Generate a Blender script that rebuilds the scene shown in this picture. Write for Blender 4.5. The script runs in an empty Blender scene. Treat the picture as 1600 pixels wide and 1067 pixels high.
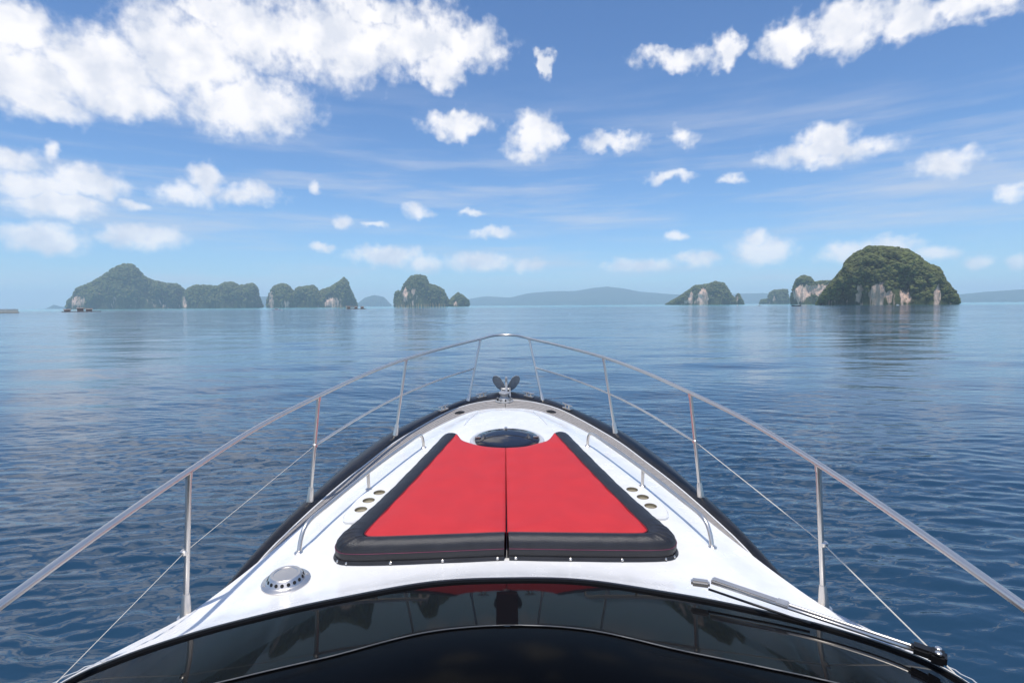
import bpy, bmesh, math, random
import numpy as np
from mathutils import Vector, Matrix, noise as mn
R = math.radians
random.seed(7)
SC = bpy.context.scene
COL = SC.collection

# ------------------------------------------------------------------ camera
CAM_H = 3.70
cam_d = bpy.data.cameras.new('camera')
cam = bpy.data.objects.new('camera', cam_d); COL.objects.link(cam)
cam_d.sensor_width = 36.0; cam_d.lens = 19.125
cam_d.clip_start = 0.05; cam_d.clip_end = 60000
cam.matrix_world = (Matrix.Translation((0, 0, CAM_H)) @ Matrix.Rotation(R(-0.75), 4, 'Z')
                    @ Matrix.Rotation(R(90 - 3.80), 4, 'X') @ Matrix.Rotation(R(-0.42), 4, 'Z'))
SC.camera = cam

# ------------------------------------------------------------------ world: sky with clouds
SUN_EL, SUN_AZ = 73.0, -164.0          # azimuth from +Y (ahead), clockwise positive
SKY = 0.104
# clouds in the sky: azimuth, elevation, half width, half height in degrees
CLOUDS = [
 (-40.8,20.4,2.7,1.8),(-40.5,17.3,4.5,2.4),(-35.3,18.9,5.1,2.9),(-29.2,21.3,6.1,3.4),(-23.5,23.7,6.5,2.7),(-24.3,18.1,5.8,2.6),
 (-16.7,24.1,8.3,3.3),(-9.3,24.9,6.9,2.7),(-3.9,24.7,4.7,2.0),(-6.2,22.5,2.3,1.6),(-27.1,25.0,3.0,1.4),(-14.2,27.3,5.4,1.4),
 (-39.4,15.7,3.3,1.3),(-33.6,17.4,3.8,1.8),(-4.7,17.8,3.4,1.2),(3.5,16.9,3.0,1.6),(2.3,15.2,2.0,0.8),(11.2,16.0,2.7,0.8),
 (18.1,15.8,1.2,0.8),(4.1,23.2,0.7,1.1),(16.9,22.5,3.5,0.8),(21.8,22.7,1.8,1.2),(26.9,22.6,2.0,1.7),(31.5,22.8,3.6,1.7),
 (36.0,22.2,2.8,1.3),(40.1,22.1,3.9,0.9),(32.5,21.5,2.4,0.9),(30.3,13.3,5.2,1.2),(30.2,14.5,2.4,1.2),(39.0,11.3,2.1,0.9),
 (42.9,8.3,0.9,0.6),(-41.1,11.3,1.4,0.8),(-39.2,12.1,0.5,0.6),(-39.7,9.6,3.3,1.2),(-36.9,10.2,3.1,1.1),(-38.6,8.3,3.0,1.0),
 (-39.6,5.6,2.9,1.2),(-33.0,6.1,3.1,1.0),(-28.1,11.5,1.4,1.4),(-29.7,9.9,2.1,0.9),(-24.6,10.5,2.6,0.9),(-33.8,8.9,1.0,0.4),
 (-16.4,8.5,0.9,0.6),(-8.9,9.6,1.4,0.6),(-3.3,9.7,1.3,0.4),(-19.0,11.6,0.6,0.5),(-13.2,8.2,1.1,0.3),(-18.2,5.9,1.2,0.4),
 (-12.0,5.2,3.8,1.0),(-8.2,4.2,1.6,0.9),(-2.5,4.5,3.6,1.0),(2.5,4.1,1.6,0.7),(-1.2,7.4,2.0,0.5),(14.0,3.9,3.3,0.6),
 (19.5,4.5,2.0,0.7),(25.3,5.0,3.1,1.2),(24.8,6.1,1.2,0.8),(17.4,6.9,1.2,0.4),(22.3,11.6,1.1,0.4),(16.6,12.3,2.0,0.5),
 (32.0,4.4,1.9,0.8),(35.3,4.8,2.2,0.8),(38.4,4.1,1.5,0.6),(41.2,3.1,1.0,0.5),(43.5,3.0,0.7,0.5),
]
CLOUDS += [(-36, 31, 9, 3.4), (-22, 34, 10, 3.6), (-48, 24, 6, 4)]     # the big bank goes on above and beside the frame
_r = random.Random(3)
for _i in range(8):                     # the same kind of clouds go on round the sides and overhead
    _s = -1 if _i % 2 else 1
    _e = _r.uniform(5, 26)
    CLOUDS.append((_s * _r.uniform(49, 88), _e, 2 + _e * .22, .8 + _e * .09))
for _i in range(4):
    CLOUDS.append((_r.uniform(-80, 80), _r.uniform(36, 66), _r.uniform(7, 11), _r.uniform(3, 5)))

world = bpy.data.worlds.new('World'); SC.world = world; world.use_nodes = True
NT = world.node_tree; NT.nodes.clear()
def wn(t, **k):
    n = NT.nodes.new(t)
    for a, b in k.items(): setattr(n, a, b)
    return n
def wl(a, b): NT.links.new(a, b)
def wmath(op, a, b=None, c=None, clamp=False):
    n = wn('ShaderNodeMath', operation=op); n.use_clamp = clamp
    for i, v in enumerate((a, b, c)):
        if v is None: continue
        if hasattr(v, 'is_linked'): wl(v, n.inputs[i])
        else: n.inputs[i].default_value = v
    return n.outputs[0]
def wvec(op, a, b=None, c=None):
    n = wn('ShaderNodeVectorMath', operation=op)
    for i, v in enumerate((a, b, c)):
        if v is None: continue
        if hasattr(v, 'is_linked'): wl(v, n.inputs[i])
        else: n.inputs[i].default_value = v
    return n.outputs['Value'] if op in ('LENGTH', 'DOT_PRODUCT') else n.outputs[0]
def wnoise(v, scale, detail, rough):
    n = wn('ShaderNodeTexNoise'); n.inputs['Scale'].default_value = scale
    n.inputs['Detail'].default_value = detail; n.inputs['Roughness'].default_value = rough
    wl(v, n.inputs['Vector']); return n
sky = wn('ShaderNodeTexSky', sky_type='NISHITA')
sky.sun_disc = False; sky.sun_elevation = R(SUN_EL); sky.sun_rotation = R(SUN_AZ)
sky.altitude = 0; sky.air_density = 1.0; sky.dust_density = 0.15; sky.ozone_density = 2.0
tc = wn('ShaderNodeTexCoord'); D = tc.outputs['Generated']
sep = wn('ShaderNodeSeparateXYZ'); wl(D, sep.inputs[0])
az = wmath('MULTIPLY', wmath('ARCTAN2', sep.outputs[0], wmath('ABSOLUTE', sep.outputs[1])), 57.2958)
el = wmath('MULTIPLY', wmath('ARCSINE', sep.outputs[2]), 57.2958)
cmb = wn('ShaderNodeCombineXYZ'); wl(az, cmb.inputs[0]); wl(el, cmb.inputs[1])
P0 = cmb.outputs[0]
# puffs get smaller towards the horizon: noise frequency falls with elevation
amp = wmath('MULTIPLY_ADD', el, 0.085, 0.35)
nA = wnoise(P0, 0.30, 3, 0.55)
nB = wnoise(P0, 0.80, 3, 0.5)
wA = wvec('SUBTRACT', nA.outputs['Color'], (.5, .5, .5))
wB = wvec('SUBTRACT', nB.outputs['Color'], (.5, .5, .5))
sA = wn('ShaderNodeVectorMath', operation='SCALE'); wl(wA, sA.inputs[0]); wl(wmath('MULTIPLY', amp, 1.8), sA.inputs['Scale'])
sB = wn('ShaderNodeVectorMath', operation='SCALE'); wl(wB, sB.inputs[0]); wl(wmath('MULTIPLY', amp, .85), sB.inputs['Scale'])
P = wvec('ADD', wvec('ADD', P0, sA.outputs[0]), sB.outputs[0])
q = None
for (a, e, w, h) in CLOUDS:
    k_ = 1.22 if h < .95 else 1.0; zo = .42 if h < .95 else 0.0
    iw, ih = 1 / (w * 1.17 * k_), 1 / (h * 1.25 * k_)
    L = wvec('LENGTH', wvec('MULTIPLY_ADD', P, (iw, ih, 0), (-a * iw, -e * ih, zo)))
    q = L if q is None else wmath('MINIMUM', q, L)
fine = wnoise(P0, 0.95, 6, 0.54)
fo = wmath('MULTIPLY', wmath('SUBTRACT', fine.outputs['Fac'], 0.5), 0.8)
den = wmath('ADD', wmath('SUBTRACT', 1.0, q), fo)
mr = wn('ShaderNodeMapRange', interpolation_type='SMOOTHSTEP'); wl(den, mr.inputs[0])
mr.inputs[1].default_value = -0.10; mr.inputs[2].default_value = 0.62
alpha = mr.outputs[0]
# high thin streaks, drawn out along the horizon
st = wn('ShaderNodeMapping'); wl(P0, st.inputs[0]); st.inputs['Scale'].default_value = (.035, .33, 1)
cir = wnoise(st.outputs[0], 1.0, 5, 0.6)
mc = wn('ShaderNodeMapRange', interpolation_type='SMOOTHSTEP'); wl(cir.outputs['Fac'], mc.inputs[0])
mc.inputs[1].default_value = .42; mc.inputs[2].default_value = .74; mc.inputs[4].default_value = .72
band = wn('ShaderNodeMapRange', interpolation_type='SMOOTHSTEP'); wl(el, band.inputs[0])
band.inputs[1].default_value = 24; band.inputs[2].default_value = 9
cirrus = wmath('MULTIPLY', mc.outputs[0], band.outputs[0])
# cloud colour: white crowns, a little blue grey where thin or deep
shade = wnoise(P0, 0.33, 3, 0.5)
ms = wn('ShaderNodeMapRange'); wl(shade.outputs['Fac'], ms.inputs[0])
ms.inputs[1].default_value = .36; ms.inputs[2].default_value = .58
ccol = wn('ShaderNodeMix', data_type='RGBA'); wl(ms.outputs[0], ccol.inputs['Factor'])
ccol.inputs['A'].default_value = (.83 / SKY, .86 / SKY, .94 / SKY, 1)
ccol.inputs['B'].default_value = (1.12 / SKY, 1.10 / SKY, 1.10 / SKY, 1)
tint = wn('ShaderNodeMix', data_type='RGBA', blend_type='MULTIPLY'); tint.inputs['Factor'].default_value = 1
wl(sky.outputs[0], tint.inputs['A']); tint.inputs['B'].default_value = (.79, 1.10, 1.43, 1)
m1 = wn('ShaderNodeMix', data_type='RGBA'); wl(cirrus, m1.inputs['Factor'])
wl(tint.outputs['Result'], m1.inputs['A']); m1.inputs['B'].default_value = (.70 / SKY, .74 / SKY, .84 / SKY, 1)
m2 = wn('ShaderNodeMix', data_type='RGBA'); opa = wn('ShaderNodeMapRange', interpolation_type='SMOOTHSTEP'); wl(el, opa.inputs[0])
opa.inputs[1].default_value = 5; opa.inputs[2].default_value = 19; opa.inputs[3].default_value = .85; opa.inputs[4].default_value = .98
wl(wmath('MULTIPLY', alpha, opa.outputs[0]), m2.inputs['Factor'])
wl(m1.outputs['Result'], m2.inputs['A']); wl(ccol.outputs['Result'], m2.inputs['B'])
bg = wn('ShaderNodeBackground'); bg.inputs['Strength'].default_value = SKY
wl(m2.outputs['Result'], bg.inputs['Color'])
wo = wn('ShaderNodeOutputWorld'); wl(bg.outputs[0], wo.inputs['Surface'])

# ------------------------------------------------------------------ sun, exposure, renderer
sd = bpy.data.lights.new('sun', 'SUN'); sd.energy = 3.9; sd.angle = R(0.53); sd.color = (1, .955, .89)
sun = bpy.data.objects.new('sun', sd); COL.objects.link(sun)
sv = Vector((math.sin(R(SUN_AZ)) * math.cos(R(SUN_EL)), math.cos(R(SUN_AZ)) * math.cos(R(SUN_EL)), math.sin(R(SUN_EL))))
sun.rotation_euler = sv.to_track_quat('Z', 'Y').to_euler(); sun.location = sv * 60
SC.view_settings.view_transform = 'Standard'; SC.view_settings.look = 'None'
SC.view_settings.exposure = 0.0; SC.view_settings.gamma = 1.0; SC.view_settings.use_curve_mapping = False
SC.render.engine = 'CYCLES'
SC.cycles.use_denoising = True
world.cycles.sampling_method = 'MANUAL'; world.cycles.sample_map_resolution = 512
SC.cycles.use_adaptive_sampling = True; SC.cycles.adaptive_threshold = 0.02
SC.cycles.max_bounces = 5; SC.cycles.diffuse_bounces = 2; SC.cycles.volume_bounces = 1; SC.cycles.glossy_bounces = 4
SC.cycles.transparent_max_bounces = 6
SC.cycles.sample_clamp_indirect = 4.0

# ------------------------------------------------------------------ materials
MATS = {}
def mat(name, col, rough=.5, metal=0., spec=.5, bump=0., bscale=40., var=0., vscale=6., coat=0., ior=1.5):
    m = bpy.data.materials.new(name); m.use_nodes = True
    nt = m.node_tree; b = nt.nodes['Principled BSDF']
    b.inputs['Base Color'].default_value = (*col, 1); b.inputs['Roughness'].default_value = rough
    b.inputs['Metallic'].default_value = metal; b.inputs['Specular IOR Level'].default_value = spec
    b.inputs['IOR'].default_value = ior; b.inputs['Coat Weight'].default_value = coat
    t = nt.nodes.new('ShaderNodeTexCoord')
    if var > 0:
        n = nt.nodes.new('ShaderNodeTexNoise'); n.inputs['Scale'].default_value = vscale; n.inputs['Detail'].default_value = 6
        nt.links.new(t.outputs['Object'], n.inputs['Vector'])
        r = nt.nodes.new('ShaderNodeMapRange'); r.inputs[1].default_value = .3; r.inputs[2].default_value = .7
        r.inputs[3].default_value = 1 - var; r.inputs[4].default_value = 1 + var
        nt.links.new(n.outputs['Fac'], r.inputs[0])
        x = nt.nodes.new('ShaderNodeMix'); x.data_type = 'RGBA'; x.blend_type = 'MULTIPLY'; x.inputs['Factor'].default_value = 1
        x.inputs['A'].default_value = (*col, 1); nt.links.new(r.outputs[0], x.inputs['B'])
        nt.links.new(x.outputs['Result'], b.inputs['Base Color'])
        r2 = nt.nodes.new('ShaderNodeMapRange'); r2.inputs[3].default_value = max(0, rough - .08 * (rough > .1)); r2.inputs[4].default_value = rough + .08
        nt.links.new(n.outputs['Fac'], r2.inputs[0]); nt.links.new(r2.outputs[0], b.inputs['Roughness'])
    if bump > 0:
        n2 = nt.nodes.new('ShaderNodeTexNoise'); n2.inputs['Scale'].default_value = bscale; n2.inputs['Detail'].default_value = 4
        nt.links.new(t.outputs['Object'], n2.inputs['Vector'])
        bp = nt.nodes.new('ShaderNodeBump'); bp.inputs['Strength'].default_value = bump; bp.inputs['Distance'].default_value = .01
        nt.links.new(n2.outputs['Fac'], bp.inputs['Height']); nt.links.new(bp.outputs[0], b.inputs['Normal'])
    MATS[name] = m
    return m
M_white = mat('white_gelcoat', (.80, .787, .765), .26, var=.05, vscale=7, coat=.3)
M_black = mat('charcoal_gelcoat', (.011, .0105, .012), .36, var=.4, vscale=9, bump=.15, bscale=60)
M_hull = mat('hull_gelcoat', (.02, .02, .024), .2)
M_teak = mat('weathered_teak', (.34, .31, .285), .7, var=.16, vscale=30, bump=.3, bscale=120)
M_caulk = mat('deck_caulk', (.035, .033, .032), .7, var=.1)
M_steel = mat('polished_stainless_steel', (.72, .67, .61), .32, .92)
M_dull = mat('galvanised_steel', (.42, .42, .42), .5, .55, var=.15, vscale=30)
M_red = mat('red_upholstery', (.54, .030, .034), .55, spec=.3, var=.05, vscale=7, bump=.12, bscale=260)
M_leather = mat('black_upholstery', (.017, .017, .021), .42, var=.2, vscale=10, bump=.25, bscale=300)
M_piping = mat('dark_red_piping', (.22, .010, .018), .5)
M_thread = mat('purple_thread', (.16, .03, .07), .7)
M_rubber = mat('black_rubber', (.008, .008, .009), .5)
M_glass = mat('tinted_black_glass', (.004, .004, .0045), .03, spec=.018, var=.0)
M_dark_screen = mat('dark_reflection_black', (.0022, .0022, .0025), .10, spec=.015)  # near black with low gloss, in place of a dark reflection
M_mull = mat('black_mullion', (.003, .003, .0035), .6, spec=.02)
M_trim = mat('dark_grey_seal', (.10, .10, .10), .4)
M_hole = mat('hole_shade_black', (.01, .01, .01), .8)  # near-black colour in place of shade inside holes; also on dark lugs
M_cup = mat('beige_cup_lining', (.30, .265, .19), .5, var=.2)
M_tint = mat('smoked_acrylic', (.012, .008, .009), .04)
M_greyrim = mat('pale_grey_frame', (.52, .53, .54), .4, var=.05)
M_rope = mat('pale_wire', (.62, .58, .50), .5)

# ------------------------------------------------------------------ mesh helpers
def mesh_obj(name, verts, faces, m, parent=None, smooth=True, off=None):
    me = bpy.data.meshes.new(name)
    if off is not None: verts = [(v[0] - off[0], v[1] - off[1], v[2] - off[2]) for v in verts]
    me.from_pydata([tuple(v) for v in verts], [], faces); me.update()
    bm = bmesh.new(); bm.from_mesh(me); bmesh.ops.recalc_face_normals(bm, faces=bm.faces[:]); bm.to_mesh(me); bm.free()
    if smooth:
        for p in me.polygons: p.use_smooth = True
    o = bpy.data.objects.new(name, me); COL.objects.link(o)
    if m: me.materials.append(m)
    if parent: o.parent = parent
    return o
def sharp(o, ang=40):
    me = o.data
    bm = bmesh.new(); bm.from_mesh(me)
    for e in bm.edges:
        if len(e.link_faces) == 2 and e.calc_face_angle(0) > R(ang): e.smooth = False
    bm.to_mesh(me); bm.free(); return o
def cat_rom(pts, n):
    pts = [np.array(p, float) for p in pts]; out = []
    P_ = [2 * pts[0] - pts[1]] + pts + [2 * pts[-1] - pts[-2]]
    for i in range(1, len(P_) - 2):
        p0, p1, p2, p3 = P_[i - 1], P_[i], P_[i + 1], P_[i + 2]
        for k in range(n):
            t = k / n
            out.append(.5 * (2 * p1 + (p2 - p0) * t + (2 * p0 - 5 * p1 + 4 * p2 - p3) * t * t + (3 * p1 - p0 - 3 * p2 + p3) * t ** 3))
    out.append(pts[-1]); return out
def resample(pts, n):
    pts = np.array(pts, float); d = np.r_[0, np.cumsum(np.linalg.norm(np.diff(pts, axis=0), axis=1))]
    s = np.linspace(0, d[-1], n)
    return np.stack([np.interp(s, d, pts[:, k]) for k in range(pts.shape[1])], 1)
def tube_vf(pts, rad, seg=12, cap=True):
    pts = [Vector(p) for p in pts]; n = len(pts)
    rads = rad if hasattr(rad, '__len__') else [rad] * n
    V, Fc = [], []; up = None
    for i, p in enumerate(pts):
        t = (pts[min(i + 1, n - 1)] - pts[max(i - 1, 0)]).normalized()
        if up is None:
            up = Vector((0, 0, 1)) if abs(t.z) < .9 else Vector((0, 1, 0))
        a = t.cross(up).normalized(); up = a.cross(t).normalized()
        for k in range(seg):
            an = 2 * math.pi * k / seg
            V.append(p + (a * math.cos(an) + up * math.sin(an)) * rads[i])
    for i in range(n - 1):
        for k in range(seg):
            Fc.append((i * seg + k, i * seg + (k + 1) % seg, (i + 1) * seg + (k + 1) % seg, (i + 1) * seg + k))
    if cap:
        Fc.append(tuple(range(seg))[::-1]); Fc.append(tuple((n - 1) * seg + k for k in range(seg)))
    return V, Fc
def tube(name, pts, rad, m, parent, seg=12, off=None):
    V, Fc = tube_vf(pts, rad, seg); return sharp(mesh_obj(name, V, Fc, m, parent, off=off), 60)
def lathe_vf(prof, seg=32, axis=None, base=(0, 0, 0)):
    q_ = Vector((0, 0, 1)).rotation_difference(Vector(axis)) if axis else None
    V, Fc = [], []
    for (r, z) in prof:
        for k in range(seg):
            a = 2 * math.pi * k / seg; v = Vector((r * math.cos(a), r * math.sin(a), z))
            if q_: v = q_ @ v
            V.append(v + Vector(base))
    for i in range(len(prof) - 1):
        for k in range(seg):
            Fc.append((i * seg + k, i * seg + (k + 1) % seg, (i + 1) * seg + (k + 1) % seg, (i + 1) * seg + k))
    Fc.append(tuple((len(prof) - 1) * seg + k for k in range(seg))); Fc.append(tuple(range(seg))[::-1])
    return V, Fc
def lathe(name, prof, m, parent, base, seg=32, axis=None, off=None, ang=40):
    V, Fc = lathe_vf(prof, seg, axis, base); return sharp(mesh_obj(name, V, Fc, m, parent, off=off), ang)
def box_vf(c, s, rz=0., rx=0.):
    rot = Matrix.Rotation(rz, 3, 'Z') @ Matrix.Rotation(rx, 3, 'X'); V = []
    for x in (-1, 1):
        for y in (-1, 1):
            for z in (-1, 1): V.append(rot @ Vector((x * s[0] / 2, y * s[1] / 2, z * s[2] / 2)) + Vector(c))
    return V, [(0, 1, 3, 2), (4, 6, 7, 5), (0, 4, 5, 1), (2, 3, 7, 6), (0, 2, 6, 4), (1, 5, 7, 3)]
def join_vf(*parts):
    V, Fc = [], []
    for v, f in parts:
        b = len(V); V += list(v); Fc += [tuple(i + b for i in t) for t in f]
    return V, Fc
def bevel(o, w=.004, seg=2):
    bm = bmesh.new(); bm.from_mesh(o.data)
    bmesh.ops.bevel(bm, geom=bm.edges[:], offset=w, segments=seg, affect='EDGES', clamp_overlap=True)
    bm.to_mesh(o.data); bm.free(); return o
def grid_vf(rows):
    n, mm = len(rows), len(rows[0]); V = [p for r in rows for p in r]; Fc = []
    for i in range(n - 1):
        for j in range(mm - 1):
            Fc.append((i * mm + j, i * mm + j + 1, (i + 1) * mm + j + 1, (i + 1) * mm + j))
    return V, Fc
def empty(name, mtx):
    o = bpy.data.objects.new(name, None); COL.objects.link(o); o.matrix_world = mtx; o.empty_display_size = .2; return o
def tag(o, label, cat=None, group=None, kind=None):
    o['label'] = label
    if cat: o['category'] = cat
    if group: o['group'] = group
    if kind: o['kind'] = kind
    return o
def sstep(a, b, x):
    t = np.clip((x - a) / (b - a), 0, 1); return t * t * (3 - 2 * t)

# ------------------------------------------------------------------ sea: one sheet, waves as geometry near the boat
def wave_tile(N, L, seed, lmin, lmax, slope, wind, spread):
    rg = np.random.default_rng(seed)
    k1 = np.fft.fftfreq(N, L / N) * 2 * np.pi; kx, ky = np.meshgrid(k1, k1, indexing='xy')
    k = np.hypot(kx, ky); k[0, 0] = 1e-6
    th = np.arctan2(ky, kx) - wind
    Sp = k ** -1.9 * (np.abs(np.cos(th)) ** spread + .06)
    Sp *= sstep(2 * np.pi / lmax * .6, 2 * np.pi / lmax * 1.4, k) * np.exp(-(k * lmin / (2 * np.pi)) ** 2)
    Sp[0, 0] = 0
    F = Sp * (rg.normal(size=(N, N)) + 1j * rg.normal(size=(N, N)))
    h = np.fft.ifft2(F).real
    gx = np.gradient(h, L / N, axis=1); gy = np.gradient(h, L / N, axis=0)
    F *= slope / np.sqrt((gx ** 2 + gy ** 2).mean())
    def mip(sig): return np.fft.ifft2(F * np.exp(-.5 * (k * sig) ** 2)).real.astype(np.float32)
    return [mip(s_) for s_ in (.0, .035, .07, .14, .28, .56, 1.1)], L, N
SIG = np.array([.0, .035, .07, .14, .28, .56, 1.1])
def samp(tile, x, y, sig, rot):
    mips, L, N = tile; c, s_ = math.cos(rot), math.sin(rot)
    u = (c * x - s_ * y) / L * N; v = (s_ * x + c * y) / L * N
    i0 = np.floor(u).astype(int); j0 = np.floor(v).astype(int); fu = u - i0; fv = v - j0
    lv = np.clip(np.interp(sig, SIG, np.arange(7)), 0, 6); out = np.zeros_like(x)
    for m_ in range(7):
        w = np.clip(1 - np.abs(lv - m_), 0, 1)
        if w.max() <= 0: continue
        h = mips[m_]; a, b, c2, d = h[j0 % N, i0 % N], h[j0 % N, (i0 + 1) % N], h[(j0 + 1) % N, i0 % N], h[(j0 + 1) % N, (i0 + 1) % N]
        out += w * ((a * (1 - fu) + b * fu) * (1 - fv) + (c2 * (1 - fu) + d * fu) * fv)
    return out
def build_water():
    W = math.pi / 2
    T1 = wave_tile(1024, 17.3, 1, .07, .60, .105, W + .05, 5)
    T2 = wave_tile(1024, 31.7, 2, .22, 1.5, .055, W - .14, 5.0)
    T3 = wave_tile(512, 190.0, 5, 1.5, 14., .020, W + .3, 3)
    fine_az = np.linspace(R(-54), R(54), 760); rest = np.linspace(R(54), R(306), 90)[1:-1]
    A = np.r_[fine_az, rest]
    rr = 3.2 * 1.0036 ** np.arange(700); rr = np.r_[rr, rr[-1] * 1.0068 ** np.arange(1, 350)]; rr = np.r_[.02, .8, 1.6, 2.4, rr, np.geomspace(rr[-1] * 1.04, 14000, 60)]
    RR, AA = np.meshgrid(rr, A, indexing='ij')
    X = RR * np.sin(AA); Y = RR * np.cos(AA)
    sp = np.interp(RR, rr, np.gradient(rr)); sp = np.maximum(sp, 0) * .55
    sp = np.where((AA > R(54.1)), np.maximum(sp, RR * R(2.8) * .5), sp)
    Z = samp(T1, X, Y, sp, .0) + samp(T2, X, Y, sp, .22)
    # patches of calmer and livelier water
    pat = (np.sin(X * .11 + 1.3 * np.sin(Y * .043)) + np.sin(Y * .083 + 2.1 + 1.7 * np.sin(X * .031)) + np.sin((X + Y) * .027 + .6)) / 3
    Z *= (.86 + .42 * pat) * (1.40 - .90 * sstep(8, 24, RR)) * (1.08 - .22 * sstep(-6, 8, X))
    Z += samp(T3, X, Y, sp, .2)
    Z *= 1 - sstep(250, 420, RR)
    n, mm = RR.shape
    V = np.stack([X, Y, Z], -1).reshape(-1, 3)
    i = np.arange(n - 1)[:, None]; j = np.arange(mm)[None, :]; j2 = (j + 1) % mm
    Fq = np.stack([i * mm + j + 0 * j2, (i + 1) * mm + j, (i + 1) * mm + j2, i * mm + j2], -1).reshape(-1, 4)
    me = bpy.data.meshes.new('water')
    me.vertices.add(len(V)); me.vertices.foreach_set('co', V.astype(np.float32).ravel())
    me.loops.add(Fq.size); me.loops.foreach_set('vertex_index', Fq.astype(np.int32).ravel())
    me.polygons.add(len(Fq)); me.polygons.foreach_set('loop_start', np.arange(0, Fq.size, 4, dtype=np.int32))
    me.polygons.foreach_set('use_smooth', np.ones(len(Fq), bool))
    me.update(calc_edges=True)
    if me.polygons[5000].normal.z < 0: me.flip_normals()
    o = bpy.data.objects.new('water', me); COL.objects.link(o)
    m = bpy.data.materials.new('sea_water'); m.use_nodes = True; nt = m.node_tree; b = nt.nodes['Principled BSDF']
    b.inputs['IOR'].default_value = 1.38; b.inputs['Roughness'].default_value = .04
    g = nt.nodes.new('ShaderNodeNewGeometry'); ln = nt.nodes.new('ShaderNodeVectorMath'); ln.operation = 'LENGTH'
    nt.links.new(g.outputs['Position'], ln.inputs[0])
    def N(t): return nt.nodes.new(t)
    def mrange(src, a, b_, c, d):
        q_ = N('ShaderNodeMapRange'); q_.interpolation_type = 'SMOOTHSTEP'
        for i_, v in enumerate((a, b_, c, d)): q_.inputs[i_ + 1].default_value = v
        nt.links.new(src, q_.inputs[0]); return q_.outputs[0]
    def noise(scale, det, vec, rough=.55):
        q_ = N('ShaderNodeTexNoise'); q_.inputs['Scale'].default_value = scale; q_.inputs['Detail'].default_value = det
        q_.inputs['Roughness'].default_value = rough; nt.links.new(vec, q_.inputs['Vector']); return q_.outputs['Fac']
    dist = ln.outputs['Value']
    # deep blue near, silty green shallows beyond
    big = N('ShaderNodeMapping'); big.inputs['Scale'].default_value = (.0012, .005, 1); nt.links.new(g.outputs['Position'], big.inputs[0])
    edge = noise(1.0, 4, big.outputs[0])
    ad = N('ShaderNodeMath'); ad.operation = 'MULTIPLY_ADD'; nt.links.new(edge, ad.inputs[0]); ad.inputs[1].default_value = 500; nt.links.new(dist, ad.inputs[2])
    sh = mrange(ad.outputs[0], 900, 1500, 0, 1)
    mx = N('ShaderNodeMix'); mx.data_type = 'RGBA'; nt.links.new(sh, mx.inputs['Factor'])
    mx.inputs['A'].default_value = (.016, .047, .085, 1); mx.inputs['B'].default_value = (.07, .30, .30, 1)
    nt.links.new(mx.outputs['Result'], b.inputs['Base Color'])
    # ripples too small for the sheet
    mp = N('ShaderNodeMapping'); mp.inputs['Scale'].default_value = (.55, 1.0, 1); nt.links.new(g.outputs['Position'], mp.inputs[0])
    r1 = noise(5.5, 3, mp.outputs[0]); r2 = noise(1.1, 4, mp.outputs[0]); 
    pt = N('ShaderNodeMapping'); pt.inputs['Scale'].default_value = (.010, .035, 1); nt.links.new(g.outputs['Position'], pt.inputs[0])
    patch = mrange(noise(1., 4, pt.outputs[0]), .36, .64, .25, 1.0)
    far = mrange(dist, 12, 140, .12, 1)
    b1 = N('ShaderNodeBump'); b1.inputs['Distance'].default_value = .012; nt.links.new(r1, b1.inputs['Height'])
    nt.links.new(mrange(dist, 6, 60, .35, .50), b1.inputs['Strength'])
    b2 = N('ShaderNodeBump'); b2.inputs['Distance'].default_value = .15; nt.links.new(r2, b2.inputs['Height'])
    s2 = N('ShaderNodeMath'); s2.operation = 'MULTIPLY'; nt.links.new(far, s2.inputs[0]); nt.links.new(patch, s2.inputs[1])
    nt.links.new(s2.outputs[0], b2.inputs['Strength']); nt.links.new(b1.outputs[0], b2.inputs['Normal'])
    nt.links.new(b2.outputs[0], b.inputs['Normal'])
    nt.links.new(mrange(dist, 40, 700, .04, .12), b.inputs['Roughness'])
    me.materials.append(m)
    tag(o, 'calm blue rippled sea stretching to the horizon', kind='structure')
build_water()

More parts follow.
